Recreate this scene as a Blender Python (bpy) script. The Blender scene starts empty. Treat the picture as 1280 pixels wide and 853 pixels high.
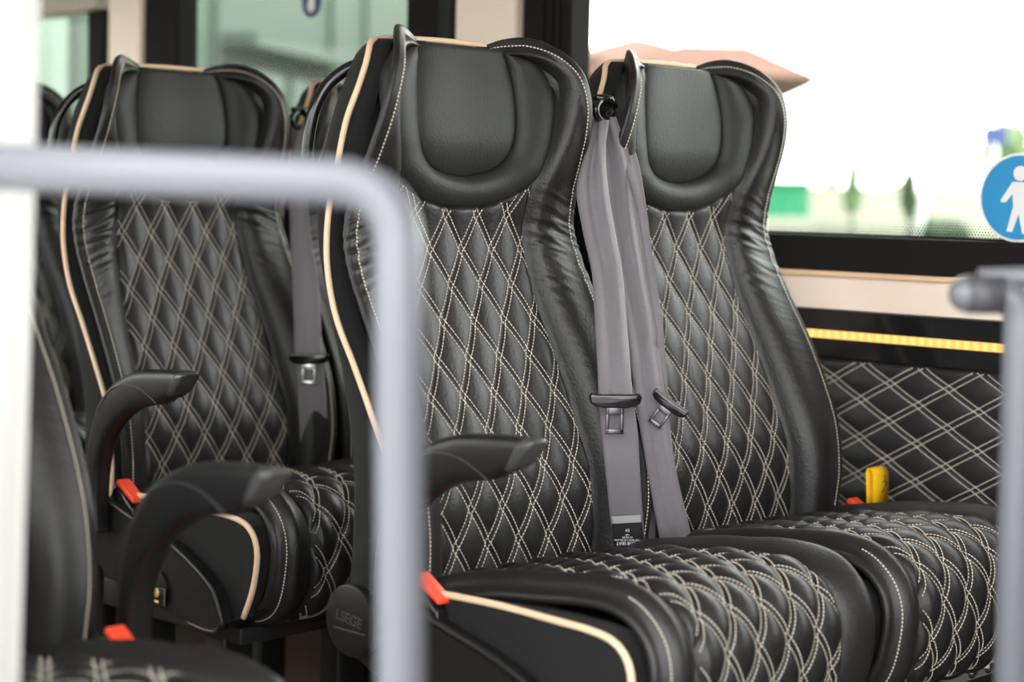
import bpy, bmesh, math, random
from mathutils import Vector, Matrix, noise
random.seed(4)
sc = bpy.context.scene
COL = sc.collection

# ------------------------------------------------------------------ helpers
def link(o, parent=None):
    COL.objects.link(o)
    if parent is not None:
        o.parent = parent
    return o

def mesh(name, V, F, mat, parent=None, smooth=True):
    me = bpy.data.meshes.new(name)
    me.from_pydata([tuple(v) for v in V], [], F)
    me.materials.append(mat)
    if smooth:
        me.polygons.foreach_set('use_smooth', [True] * len(me.polygons))
    me.update()
    return link(bpy.data.objects.new(name, me), parent)

class MB:
    def __init__(s): s.V = []; s.F = []
    def add(s, V, F):
        n = len(s.V); s.V += [tuple(v) for v in V]; s.F += [tuple(i + n for i in f) for f in F]
        return s
    def grid(s, rows, closeu=False, closev=False):
        nv = len(rows); nu = len(rows[0]); F = []
        for j in range(nv if closev else nv - 1):
            for i in range(nu if closeu else nu - 1):
                a = j * nu + i; b = j * nu + (i + 1) % nu
                c = ((j + 1) % nv) * nu + (i + 1) % nu; d = ((j + 1) % nv) * nu + i
                F.append((a, b, c, d))
        return s.add([p for r in rows for p in r], F)
    def box(s, x0, x1, y0, y1, z0, z1, b=0.0):
        if b <= 0:
            V = [(x, y, z) for x in (x0, x1) for y in (y0, y1) for z in (z0, z1)]
            return s.add(V, [(0, 1, 3, 2), (4, 6, 7, 5), (0, 4, 5, 1), (2, 3, 7, 6), (0, 2, 6, 4), (1, 5, 7, 3)])
        bm = bmesh.new()
        bmesh.ops.create_cube(bm, size=1)
        for v in bm.verts:
            v.co = Vector(((x0 + x1) / 2 + v.co.x * (x1 - x0), (y0 + y1) / 2 + v.co.y * (y1 - y0), (z0 + z1) / 2 + v.co.z * (z1 - z0)))
        bmesh.ops.bevel(bm, geom=bm.edges[:], offset=b, segments=3, affect='EDGES', profile=.5)
        s.frombm(bm); return s
    def frombm(s, bm, M=None):
        bm.verts.ensure_lookup_table()
        for i, v in enumerate(bm.verts): v.index = i
        V = [(M @ v.co if M else v.co)[:] for v in bm.verts]
        F = [tuple(v.index for v in f.verts) for f in bm.faces]
        bm.free(); return s.add(V, F)
    def tube(s, pts, r, n=12, caps=True, sx=1.0):
        pts = [Vector(p) for p in pts]; rows = []
        R = r if isinstance(r, (list, tuple)) else [r] * len(pts)
        ref = None
        for i, p in enumerate(pts):
            a = pts[max(i - 1, 0)]; b = pts[min(i + 1, len(pts) - 1)]
            t = (b - a).normalized()
            if ref is None:
                ref = Vector((0, 0, 1)) if abs(t.z) < .9 else Vector((0, 1, 0))
            u = (ref - t * ref.dot(t)).normalized(); w = t.cross(u); ref = u
            rows.append([p + (u * math.cos(2 * math.pi * k / n) + w * math.sin(2 * math.pi * k / n) * sx) * R[i] for k in range(n)])
        s.grid(rows, closeu=True)
        if caps:
            m = len(s.V)
            s.F.append(tuple(range(m - n, m))); s.F.append(tuple(reversed(range(m - n * len(pts), m - n * len(pts) + n))))
        return s
    def prism(s, poly, axis, a0, a1, b=0.0):
        # poly: 2D points; axis 0: (y,z) extruded in x ; 1: (x,z) in y ; 2: (x,y) in z
        bm = bmesh.new()
        def P(q, a):
            return {0: (a, q[0], q[1]), 1: (q[0], a, q[1]), 2: (q[0], q[1], a)}[axis]
        A = [bm.verts.new(P(q, a0)) for q in poly]; B = [bm.verts.new(P(q, a1)) for q in poly]
        n = len(poly)
        bm.faces.new(A); bm.faces.new(list(reversed(B)))
        for i in range(n):
            bm.faces.new((A[i], B[i], B[(i + 1) % n], A[(i + 1) % n]))
        bmesh.ops.recalc_face_normals(bm, faces=bm.faces[:])
        if b > 0:
            ed = [e for e in bm.edges if abs(e.calc_face_angle(0)) > .6]
            bmesh.ops.bevel(bm, geom=ed, offset=b, segments=3, affect='EDGES', profile=.5)
        return s.frombm(bm)
    def cyl(s, p0, p1, r, n=24, b=0):
        p0 = Vector(p0); p1 = Vector(p1); L = (p1 - p0).length
        d = (p1 - p0).normalized()
        if b > 0:
            pts = [p0, p0 + d * b * .3, p0 + d * b, p1 - d * b, p1 - d * b * .3, p1]
            rr = [r - b, r - b * .3, r, r, r - b * .3, r - b]
            return s.tube(pts, rr, n)
        return s.tube([p0, p1], r, n)
    def build(s, name, mat, parent=None, smooth=True, angle=None):
        o = mesh(name, s.V, s.F, mat, parent, smooth)
        if angle:
            bm = bmesh.new(); bm.from_mesh(o.data)
            for e in bm.edges:
                if len(e.link_faces) == 2 and e.calc_face_angle(0) > angle: e.smooth = False
            bm.to_mesh(o.data); bm.free()
        return o

def tag(o, label=None, cat=None, group=None, kind=None):
    if label: o['label'] = label
    if cat: o['category'] = cat
    if group: o['group'] = group
    if kind: o['kind'] = kind
    return o

def empty(name, loc=(0, 0, 0), rz=0):
    o = bpy.data.objects.new(name, None); o.empty_display_size = .1
    o.location = loc; o.rotation_euler = (0, 0, rz)
    return link(o)

def copy_tree(o, parent=None):
    c = o.copy(); COL.objects.link(c)
    if parent is not None: c.parent = parent
    for ch in [q for q in bpy.data.objects if q.parent == o]:
        copy_tree(ch, c)
    return c

def interp(tab, x):
    # smooth cubic Hermite through (x, y...) rows
    n = len(tab)
    if x <= tab[0][0]: return tab[0][1] + (x - tab[0][0]) * (tab[1][1] - tab[0][1]) / (tab[1][0] - tab[0][0])
    if x >= tab[-1][0]: return tab[-1][1] + (x - tab[-1][0]) * (tab[-1][1] - tab[-2][1]) / (tab[-1][0] - tab[-2][0])
    i = 0
    while tab[i + 1][0] < x: i += 1
    x0, y0 = tab[i][:2]; x1, y1 = tab[i + 1][:2]; h = x1 - x0
    def sl(k):
        if k <= 0: return (tab[1][1] - tab[0][1]) / (tab[1][0] - tab[0][0])
        if k >= n - 1: return (tab[-1][1] - tab[-2][1]) / (tab[-1][0] - tab[-2][0])
        return (tab[k + 1][1] - tab[k - 1][1]) / (tab[k + 1][0] - tab[k - 1][0])
    m0, m1 = sl(i) * h, sl(i + 1) * h; t = (x - x0) / h
    return (2 * t**3 - 3 * t**2 + 1) * y0 + (t**3 - 2 * t**2 + t) * m0 + (-2 * t**3 + 3 * t**2) * y1 + (t**3 - t**2) * m1

def curve(P, s):
    # Catmull-Rom through list of tuples, s in [0,1] uniform by chord length
    if not hasattr(curve, 'c'): curve.c = {}
    key = id(P)
    if key not in curve.c:
        L = [0]
        for a, b in zip(P[:-1], P[1:]): L.append(L[-1] + max(math.dist(a[:3], b[:3]), 1e-6))
        curve.c[key] = (P, [l / L[-1] for l in L])
    L = curve.c[key][1]
    return tuple(interp([(L[i], P[i][k]) for i in range(len(P))], s) for k in range(len(P[0])))

def smoothpts(P, n):
    return [curve(P, i / (n - 1)) for i in range(n)]

# ------------------------------------------------------------------ materials
def nodes(name):
    m = bpy.data.materials.new(name); m.use_nodes = True
    nt = m.node_tree; b = nt.nodes['Principled BSDF']
    return m, nt, b

def plain(name, col, rough=.5, metal=0, spec=.5, bump=None, var=0, coat=0, sheen=0):
    m, nt, b = nodes(name)
    b.inputs['Base Color'].default_value = (*col, 1)
    b.inputs['Roughness'].default_value = rough
    b.inputs['Metallic'].default_value = metal
    b.inputs['Specular IOR Level'].default_value = spec
    if coat: b.inputs['Coat Weight'].default_value = coat
    if sheen: b.inputs['Sheen Weight'].default_value = sheen
    tc = nt.nodes.new('ShaderNodeTexCoord')
    if bump:
        sc_, st = bump
        nz = nt.nodes.new('ShaderNodeTexVoronoi' if sc_ > 300 else 'ShaderNodeTexNoise')
        nz.inputs['Scale'].default_value = sc_
        nt.links.new(tc.outputs['Object'], nz.inputs['Vector'])
        bp = nt.nodes.new('ShaderNodeBump'); bp.inputs['Strength'].default_value = st; bp.inputs['Distance'].default_value = .002
        nt.links.new(nz.outputs[0], bp.inputs['Height']); nt.links.new(bp.outputs[0], b.inputs['Normal'])
    if var:
        nz = nt.nodes.new('ShaderNodeTexNoise'); nz.inputs['Scale'].default_value = 9
        nt.links.new(tc.outputs['Object'], nz.inputs['Vector'])
        mx = nt.nodes.new('ShaderNodeMix'); mx.data_type = 'RGBA'
        mx.inputs[6].default_value = (*[c * (1 - var) for c in col], 1); mx.inputs[7].default_value = (*[min(1, c * (1 + var)) for c in col], 1)
        nt.links.new(nz.outputs[0], mx.inputs[0]); nt.links.new(mx.outputs[2], b.inputs['Base Color'])
    return m

def webbing_mat(name, col):
    m, nt, b = nodes(name)
    tc = nt.nodes.new('ShaderNodeTexCoord')
    wv = nt.nodes.new('ShaderNodeTexWave'); wv.bands_direction = 'Z'; wv.inputs['Scale'].default_value = 160; wv.inputs['Distortion'].default_value = 1.5
    nt.links.new(tc.outputs['Object'], wv.inputs['Vector'])
    mx = nt.nodes.new('ShaderNodeMix'); mx.data_type = 'RGBA'
    mx.inputs[6].default_value = (*[c * .85 for c in col], 1); mx.inputs[7].default_value = (*[c * 1.15 for c in col], 1)
    nt.links.new(wv.outputs[1], mx.inputs[0]); nt.links.new(mx.outputs[2], b.inputs['Base Color'])
    bp = nt.nodes.new('ShaderNodeBump'); bp.inputs['Strength'].default_value = .25; bp.inputs['Distance'].default_value = .001
    nt.links.new(wv.outputs[1], bp.inputs['Height']); nt.links.new(bp.outputs[0], b.inputs['Normal'])
    b.inputs['Roughness'].default_value = .6; b.inputs['Sheen Weight'].default_value = .3
    return m

def glass_mat(name, tint, refl=.06):
    m = bpy.data.materials.new(name); m.use_nodes = True; nt = m.node_tree; nt.nodes.clear()
    out = nt.nodes.new('ShaderNodeOutputMaterial'); mix = nt.nodes.new('ShaderNodeMixShader')
    tr = nt.nodes.new('ShaderNodeBsdfTransparent'); tr.inputs[0].default_value = (*tint, 1)
    gl = nt.nodes.new('ShaderNodeBsdfGlossy'); gl.inputs['Roughness'].default_value = .02
    fr = nt.nodes.new('ShaderNodeFresnel'); fr.inputs[0].default_value = 1.08
    nt.links.new(fr.outputs[0], mix.inputs[0]); nt.links.new(tr.outputs[0], mix.inputs[1]); nt.links.new(gl.outputs[0], mix.inputs[2])
    nt.links.new(mix.outputs[0], out.inputs[0])
    return m

def led_mat():
    m = bpy.data.materials.new('amber_led'); m.use_nodes = True; nt = m.node_tree; nt.nodes.clear()
    out = nt.nodes.new('ShaderNodeOutputMaterial'); em = nt.nodes.new('ShaderNodeEmission')
    tc = nt.nodes.new('ShaderNodeTexCoord'); wv = nt.nodes.new('ShaderNodeTexWave'); wv.bands_direction = 'Y'
    wv.inputs['Scale'].default_value = 19
    cr = nt.nodes.new('ShaderNodeValToRGB')
    cr.color_ramp.elements[0].color = (1, .47, .11, 1); cr.color_ramp.elements[1].color = (1, .62, .20, 1)
    nt.links.new(tc.outputs['Object'], wv.inputs['Vector']); nt.links.new(wv.outputs[1], cr.inputs[0])
    nt.links.new(cr.outputs[0], em.inputs[0]); em.inputs[1].default_value = 1.4
    nt.links.new(em.outputs[0], out.inputs[0]); return m

def floor_mat():
    m, nt, b = nodes('wood_look_vinyl')
    tc = nt.nodes.new('ShaderNodeTexCoord'); mp = nt.nodes.new('ShaderNodeMapping'); mp.inputs['Scale'].default_value = (30, 3, 3)
    nz = nt.nodes.new('ShaderNodeTexNoise'); nz.inputs['Scale'].default_value = 3; nz.inputs['Detail'].default_value = 8
    cr = nt.nodes.new('ShaderNodeValToRGB')
    cr.color_ramp.elements[0].color = (.05, .035, .025, 1); cr.color_ramp.elements[1].color = (.16, .115, .08, 1)
    nt.links.new(tc.outputs['Object'], mp.inputs[0]); nt.links.new(mp.outputs[0], nz.inputs['Vector'])
    nt.links.new(nz.outputs[0], cr.inputs[0]); nt.links.new(cr.outputs[0], b.inputs['Base Color'])
    b.inputs['Roughness'].default_value = .5; return m

def tile_mat():
    m, nt, b = nodes('terracotta_tiles')
    tc = nt.nodes.new('ShaderNodeTexCoord'); wv = nt.nodes.new('ShaderNodeTexWave'); wv.inputs['Scale'].default_value = 2.2; wv.inputs['Distortion'].default_value = .4
    cr = nt.nodes.new('ShaderNodeValToRGB')
    cr.color_ramp.elements[0].color = (.085, .032, .017, 1); cr.color_ramp.elements[1].color = (.125, .05, .026, 1)
    nt.links.new(tc.outputs['Object'], wv.inputs['Vector']); nt.links.new(wv.outputs[1], cr.inputs[0]); nt.links.new(cr.outputs[0], b.inputs['Base Color'])
    b.inputs['Roughness'].default_value = .8; return m

def ground_mat():
    m, nt, b = nodes('pale_ground')
    tc = nt.nodes.new('ShaderNodeTexCoord'); nz = nt.nodes.new('ShaderNodeTexNoise'); nz.inputs['Scale'].default_value = .35; nz.inputs['Detail'].default_value = 6
    cr = nt.nodes.new('ShaderNodeValToRGB')
    cr.color_ramp.elements[0].position = .35; cr.color_ramp.elements[1].position = .65
    cr.color_ramp.elements[0].color = (.2, .24, .14, 1); cr.color_ramp.elements[1].color = (.19, .20, .15, 1)
    nt.links.new(tc.outputs['Object'], nz.inputs['Vector']); nt.links.new(nz.outputs[0], cr.inputs[0]); nt.links.new(cr.outputs[0], b.inputs['Base Color'])
    b.inputs['Roughness'].default_value = .9; return m

M = {}
M['leather'] = plain('black_leather', (.0125, .0118, .0122), .41, spec=.42, bump=(240, .32))
M['head'] = plain('smooth_black_leatherette', (.017, .018, .0175), .52, spec=.38, bump=(280, .3))
M['fabric'] = plain('black_fabric', (.010, .010, .011), .85, spec=.25, bump=(1200, .3), sheen=.05)
M['thread'] = plain('cream_thread', (.62, .57, .50), .7)
M['pipe'] = plain('beige_piping', (.78, .56, .38), .55)
M['plastic'] = plain('black_plastic', (.009, .009, .010), .36, spec=.5, bump=(700, .1))
M['gloss'] = plain('gloss_black_plastic', (.01, .01, .011), .12, spec=.5)
M['belt'] = webbing_mat('grey_webbing', (.15, .138, .155))
M['steel'] = plain('bright_steel', (.6, .62, .6), .25, metal=1)
M['darksteel'] = plain('dark_chrome', (.12, .11, .13), .25, metal=1)
M['red'] = plain('red_plastic', (.85, .07, .025), .4)
M['yellow'] = plain('yellow_webbing', (1.0, .56, .0), .7, bump=(400, .2))
M['rail'] = plain('grey_powder_coat', (.115, .12, .14), .3)
M['rubber'] = plain('dark_grip', (.05, .05, .06), .5)
M['beige'] = plain('ledge_shade_trim', (.85, .58, .36), .5)
M['cream'] = plain('cream_trim', (.92, .78, .66), .45)
M['black'] = plain('matt_black_trim', (.010, .009, .009), .85, spec=.2, bump=(500, .1))
M['wallq'] = plain('quilted_wall_leather', (.018, .017, .018), .45, bump=(900, .12))
M['white'] = plain('white_paint', (.86, .85, .85), .3)
M['ceil'] = plain('grey_headliner', (.5, .44, .40), .9)
M['seatbase'] = plain('black_painted_steel', (.012, .012, .013), .5)
M['alu'] = plain('brushed_rail_metal', (.45, .43, .42), .4, metal=.6)
M['floor'] = floor_mat()
M['glassR'] = glass_mat('clear_window_glass', (.97, .99, .97))
M['glassL'] = glass_mat('tinted_window_glass', (.74, .79, .74))
M['led'] = led_mat()
M['blue'] = plain('sign_blue', (.03, .30, .62), .5)
M['signwhite'] = plain('sign_white', (.85, .85, .85), .5)
M['navy'] = plain('sticker_navy', (.02, .04, .16), .5)
M['tile'] = tile_mat(); M['ground'] = ground_mat()
M['stucco'] = plain('peach_stucco', (.16, .085, .05), .9)
M['teal'] = plain('blue_grey_cladding', (.082, .105, .092), .6)
M['tealdark'] = plain('dark_green_soffit', (.012, .022, .018), .7)
M['panel'] = plain('pale_pane', (.15, .20, .17), .3)
M['green'] = plain('green_panel', (.0, .16, .07), .6)
M['leaf'] = plain('leaf_green', (.08, .13, .05), .8, var=.4)
M['darkleaf'] = plain('dark_leaf_green', (.02, .04, .015), .8, var=.4)
M['palewall'] = plain('pale_garden_wall', (.30, .31, .25), .9)
M['white2'] = plain('white_tank', (.5, .5, .5), .6)
M['label'] = plain('black_label', (.02, .02, .022), .35)
M['silver'] = plain('silver_label_band', (.35, .35, .35), .35)
M['ink'] = plain('ink', (.02, .02, .02), .6)
M['gold'] = plain('badge_gold', (.7, .5, .15), .4)
M['concrete'] = plain('bounce_concrete', (.42, .41, .40), .9, bump=(30, .2), var=.1)
M['carpet'] = plain('dark_wall_lining', (.02, .018, .017), .95, spec=.1)
M['cap'] = plain('satin_grey_plastic', (.05, .05, .052), .25)
M['emboss'] = plain('embossed_plastic', (.05, .05, .055), .3)

# ------------------------------------------------------------------ seat backrest surface
PX, PZ = .058, .0956
YB = [(-.03, -.106), (.04, -.107), (.13, -.100), (.2, -.075), (.3, -.032), (.36, -.006), (.43, .014), (.47, .018), (.5, .016), (.55, .012), (.6, .010), (.66, .014), (.72, .026), (.75, .034)]
XQ = [(-.03, .150), (.04, .153), (.1, .153), (.17, .150), (.23, .147), (.30, .143), (.366, .135), (.43, .129), (.474, .126), (.54, .128)]
def bump01(a, b, x):
    t = min(1, max(0, (x - a) / (b - a))); return t * t * (3 - 2 * t)
def yb(x, z):
    return interp(YB, z) - bump01(.47, .56, z) * 1.0 * x * x
# outer edge of the side bolster (x,y,z) paired with its inner edge (x,z)
OUT = [(.212, -.146, -.04), (.215, -.151, .04), (.219, -.154, .10), (.221, -.143, .17), (.222, -.119, .23), (.222, -.083, .30), (.220, -.043, .366), (.217, -.010, .43), (.211, .002, .474), (.205, -.008, .52), (.199, -.027, .568), (.194, -.042, .61), (.187, -.049, .65), (.173, -.044, .69), (.151, -.020, .72), (.120, .012, .735), (.09, .028, .732), (.066, .037, .723)]
INN = [(.150, -.04), (.153, .04), (.153, .10), (.150, .17), (.147, .23), (.143, .30), (.135, .366), (.129, .43), (.126, .474), (.127, .522), (.136, .560), (.147, .60), (.153, .64), (.151, .675), (.132, .699), (.105, .709), (.085, .711), (.066, .712)]
LOB = []
def out_in(s):
    if not LOB:
        L = [0]
        for a, b in zip(OUT[:-1], OUT[1:]): L.append(L[-1] + math.dist(a, b))
        LOB.extend([l / L[-1] for l in L])
    o = Vector([interp([(LOB[i], OUT[i][k]) for i in range(len(OUT))], s) for k in range(3)])
    n = [interp([(LOB[i], INN[i][k]) for i in range(len(INN))], s) for k in range(2)]
    return o, Vector((n[0], yb(n[0], n[1]), n[1]))

def wrinkle(x, z, sgn):
    m = math.exp(-((z - .455) / .062) ** 2) * 1.0 + .16 * math.exp(-((z - .30) / .1) ** 2)
    q = z + .35 * (x - .17)
    a = noise.noise(Vector((x * 10 + sgn * 3, q * 85, 1.3))); b = noise.noise(Vector((x * 16, q * 150 + 5, 7.3 + sgn)))
    return m * ((abs(a) ** .7) * 1.2 + abs(b) * .4 - .42) * .0056

def bolster_pt(s, t, sgn=1):
    # t in [0,.8]: inner seam to the stitched line, [.8,1]: flat flange to the outer edge
    o, n = out_in(s)
    W = Vector((o.x - n.x, 0, o.z - n.z))
    w = W.length; W = W / w if w > 1e-5 else Vector((0, 0, 1))
    fl = min(.011, w * .4)
    S = o - W * fl
    low = bump01(.0, .55, 1 - s); end = 1 - bump01(.93, 1.0, s) * .7
    if t <= .8:
        q = t / .8
        p = n.lerp(S, q); p.y = n.y + (S.y - n.y) * (q ** .9)
        p.y -= ((.0075 + .006 * low) * 6.75 * q * (1 - q) ** 2 + .006 * bump01(0, .15, q)) * end
    else:
        q = (t - .8) / .2
        p = S.lerp(o, q); p.y -= (.006 - .001 * q) * end
    p.y += wrinkle(p.x, p.z, sgn) * min(1, 6 * t) * (1 - t * .3)
    return p

def make_bolster(parent, sgn):
    rows = []
    NS = 430
    for j in range(NS + 1):
        s = j / NS
        o, n = out_in(s)
        W = Vector((o.x - n.x, 0, o.z - n.z))
        if W.length < 1e-5: W = Vector((0, 0, 1))
        W.normalize(); row = [Vector((n.x, n.y + .007, n.z)) - W * .012]
        NT = 20
        for i in range(NT + 1):
            t = i / NT
            row.append(bolster_pt(s, t, sgn))
        r = row[-1]
        k = 1 - bump01(.90, 1, s) * .55
        wob = noise.noise(Vector((o.z * 28, sgn * 5, o.x * 9))) * .003
        for du, dy in ((.002, .0012), (.0034, .0045), (.0028, .009), (-.001, .013), (-.009, .019), (-.020, .027), (-.034, .034)):
            row.append(r + W * (du + (wob if dy > .01 else 0)) * k + Vector((0, dy * k, 0)))
        rows.append([Vector((p.x * sgn, p.y, p.z)) for p in row])
    if sgn < 0: rows = [list(reversed(r)) for r in rows]
    o = MB().grid(rows).build('side_bolster', M['leather'], parent)
    # ridge stitching
    st = MB(); L = 0; pts = []
    N = 700
    for j in range(N + 1):
        s = j / N
        a = bolster_pt(s, .80, sgn); b = bolster_pt(s, .95, sgn)
        a.x *= sgn; a.y -= .0006; pts.append(a)
    dashes(st, pts, [Vector((0, -1, 0))] * len(pts), .0052, .0034, .0009)
    st.build('stitching', M['thread'], o, smooth=False)
    return o

def dashes(mb, pts, nrm, period, dlen, hw, hh=.0007, ok=None):
    # small raised dashes along a polyline on a surface
    L = [0]
    for a, b in zip(pts[:-1], pts[1:]): L.append(L[-1] + (b - a).length)
    if L[-1] <= 0: return
    def at(d):
        lo, hi = 0, len(L) - 1
        while hi - lo > 1:
            m = (lo + hi) // 2
            if L[m] <= d: lo = m
            else: hi = m
        t = (d - L[lo]) / max(1e-9, L[hi] - L[lo])
        return pts[lo].lerp(pts[hi], t), nrm[lo], lo
    d = 0
    while d + dlen < L[-1]:
        a, na, i0 = at(d); b, nb, i1 = at(d + dlen)
        d += period
        if ok is not None and not (ok[i0] and ok[i1]): continue
        t = (b - a)
        if t.length < dlen * .5: continue
        t.normalize(); w = na.cross(t).normalized() * hw; u = na * hh
        mid = (a + b) / 2 + u * 1.2
        V = [a + w, a - w, b - w, b + w, mid + w * .7 + t * dlen * .3, mid - w * .7 + t * dlen * .3, mid - w * .7 - t * dlen * .3, mid + w * .7 - t * dlen * .3]
        mb.add(V, [(0, 1, 6, 7), (2, 3, 4, 5), (1, 2, 5, 6), (3, 0, 7, 4), (7, 6, 5, 4)])

def qpuff(x, v, H, off=.442):
    a = x / PX + (v - off) / PZ; b = x / PX - (v - off) / PZ
    fa = abs(a - round(a)); fb = abs(b - round(b))
    ga = max(0, math.sin(math.pi * fa)) ** .62; gb = max(0, math.sin(math.pi * fb)) ** .62
    # narrow flat channel between the twin stitch rows
    return H * (ga * gb) ** .75

def quilt_lines(mb, xlim, v0, v1, surf, normal, off=.442, dl=.09, vmax=None, step=.0012):
    k0 = int(-.3 / PX - (v1 - v0) / PZ) - 14
    for fam in (1, -1):
        for k in range(k0, -k0):
            for d in (-dl, dl):
                pts = []; nr = []; ok = []
                v = v0
                while v <= v1:
                    # a = x/PX + fam*(v-off)/PZ = k+d
                    x = (k + d - fam * (v - off) / PZ) * PX
                    inside = abs(x) < xlim(v) - .003 and (vmax is None or v < vmax(x) - .002)
                    if inside:
                        pts.append(surf(x, v)); nr.append(normal(x, v))
                    elif pts:
                        dashes(mb, pts, nr, .0050, .0036, .0007); pts = []; nr = []
                    v += step
                if pts: dashes(mb, pts, nr, .0050, .0036, .0007)

# headrest curves (right half), from bottom centre to the top
UCUR = [(0, .499), (.04, .502), (.075, .510), (.103, .522), (.128, .540), (.140, .570), (.149, .605), (.154, .642), (.151, .675), (.133, .699), (.108, .709), (.083, .713)]
PCUR = [(0, .541), (.033, .545), (.064, .555), (.084, .574), (.093, .602), (.094, .635), (.092, .665), (.088, .69), (.085, .705), (.083, .708), (.082, .711), (.081, .714)]
def ucut(x):
    x = abs(x); tab = [(0, .499), (.04, .502), (.075, .510), (.103, .522), (.128, .540), (.16, .58)]
    return interp(tab, x)

def make_backrest(parent):
    # --- quilted centre panel
    def surf(x, z):
        xq = interp(XQ, z)
        e = min(1, max(0, (xq - abs(x)) / .012)) ** .5
        y = yb(x, z) - (.003 + qpuff(x, z, .0075)) * e + (1 - e) * .002
        over = z - ucut(x)
        if over > -.006: y += bump01(-.006, .01, over) * .014
        return Vector((x, y, z))
    def nrm(x, z):
        h = .002; a = surf(x + h, z) - surf(x - h, z); b = surf(x, z + h) - surf(x, z - h)
        n = a.cross(b); n.normalize(); return n if n.y < 0 else -n
    NX, NZ = 128, 250; rows = []
    for j in range(NZ + 1):
        z = -.03 + (.565 + .03) * j / NZ; xq = interp(XQ, min(z, .54)) + .002
        rows.append([surf(xq * (2 * i / NX - 1), z) for i in range(NX + 1)])
    q = MB().grid(rows).build('quilted_panel', M['leather'], parent)
    st = MB()
    quilt_lines(st, lambda v: interp(XQ, v), -.025, .545, lambda x, v: surf(x, v) + Vector((0, -.0003, 0)), nrm, vmax=ucut)
    st.build('stitching', M['thread'], q, smooth=False)
    for sgn in (-1, 1): make_bolster(parent, sgn)
    # --- U-shaped headrest roll
    def half(s, t, sg):
        u = curve(UCUR, s); p = curve(PCUR, s)
        te = t * (1 + .05 * t); x = p[0] + (u[0] - p[0]) * te; z = p[1] + (u[1] - p[1]) * te
        H = .020 * (1 - s) + .017 * s
        H *= 1 - bump01(.9, 1, s) * .5
        y = yb(x, z) - H * max(0, 4 * t * (1 - t)) ** .5 + .004
        y += noise.noise(Vector((x * sg * 25, z * 25, 3))) * .0012 * (4 * t * (1 - t))
        return Vector((x * sg, y, z))
    rows = []; NS = 90
    for j in range(-NS, NS + 1):
        s = abs(j) / NS; sg = 1 if j >= 0 else -1
        row = [half(s, (1 - math.cos(math.pi * i / 18)) / 2, sg) for i in range(19)]
        row = [row[0] + Vector((0, .012, 0))] + row + [row[-1] + Vector((0, .014, 0))]
        rows.append(row)
    hr = MB().grid([list(reversed(r)) for r in rows]).build('headrest', M['head'], parent)
    # --- inner pad going over the top
    rows = []
    NJ = 70
    for j in range(NJ + 1):
        s = j / NJ; px, pz = curve(PCUR, s); row = []
        for i in range(41):
            u = 2 * i / 40 - 1; u = math.copysign(abs(u) ** .8, u)
            x = px * u
            e = max(0, 1 - abs(u) ** 3.2) ** .5
            zc = pz + 0
            fb = math.sin(math.pi / 2 * min(1, max(0.0, (pz - .541) / .055))) ** .7
            y = yb(x, pz) + .004 - (.015 * e) * fb
            row.append(Vector((x, y, pz)))
        rows.append(row)
    top = rows[-1]
    for k, (dy, dz) in enumerate(((.003, .003), (.008, .0045), (.014, .005), (.022, .004), (.030, -.004))):
        rows.append([p + Vector((0, dy, dz)) for p in top])
    # edge skirt
    rows = [[r[0] + Vector((0, .012, 0))] + r + [r[-1] + Vector((0, .012, 0))] for r in rows]
    pad = MB().grid([r for r in rows]).build('headrest_pad', M['head'], hr)
    for o in (pad,):
        o.data.flip_normals()

PIPE = [(.206, -.100, -.02), (.206, -.099, .08), (.206, -.082, .165), (.206, -.055, .216), (.206, -.012, .29), (.206, .028, .355), (.206, .047, .42), (.203, .050, .485), (.196, .042, .55), (.188, .034, .61), (.178, .022, .655), (.168, .020, .685), (.160, .024, .702), (.150, .032, .713), (.132, .038, .7185), (.10, .040, .7215), (.0, .040, .7245)]
SHELL = [(-.06, .018), (0, .016), (.141, .012), (.276, .031), (.369, .057), (.453, .084), (.516, .093), (.579, .088), (.651, .076), (.687, .068), (.712, .060), (.73, .058)]
PXZ = [(p[2], p[0]) for p in PIPE[:13]] + [(.722, .135)]
PYZ = [(p[2], p[1]) for p in PIPE[:13]] + [(.722, .034)]
def make_shell(parent):
    rows = []
    for j in range(91):
        z = -.05 + (.716 + .05) * j / 90
        xp = interp(PXZ, z); yp = interp(PYZ, z); ys = interp(SHELL, z)
        yo = interp([(o[2], o[1]) for o in OUT[:15]], min(z, .715)) + .035
        yo = min(yo, yp - .004)
        ys = max(ys, yp + .004); d = ys - yp
        L = [(xp - .028, yo + .002), (xp - .022, (yo + yp) / 2), (xp - .010, yp - .006), (xp - .002, yp), (xp, yp + d * .15), (xp - .001, yp + d * .45), (xp - .008, yp + d * .8), (xp - .022, ys), (xp * .6, ys + .006), (0, ys + .008)]
        yf = max(yb(.12, z) + .022, yo + .002); yc = max(yb(0, z) + .022, yo + .002)
        L = [(0.0001, min(yc, ys - .002)), (.10, min(yf, ys - .002)), (.15, min(yf, ys - .002)), (xp - .034, min(max(yo + .012, yf), yp - .003))] + L[1:]
        ring = [Vector((-x, y, z)) for x, y in L] + [Vector((x, y, z)) for x, y in reversed(L[:-1])]
        rows.append(ring)
    # domed closing of the top
    t = rows[-1]
    cx = Vector((0, .04, .716))
    rows.append([cx.lerp(p, .93) + Vector((0, 0, .003)) for p in t])
    rows.append([cx.lerp(p, .5) + Vector((0, 0, .005)) for p in t])
    rows.append([cx.lerp(p, .02) + Vector((0, 0, .005)) for p in t])
    o = MB().grid(rows, closeu=True).build('back_shell', M['fabric'], parent)
    pts = [(-p[0], p[1], p[2]) for p in PIPE] + [p for p in reversed(PIPE[:-1])]
    P = smoothpts(pts, 160)
    MB().tube(P, .0042, 10).build('piping', M['pipe'], o)
    return o

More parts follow.
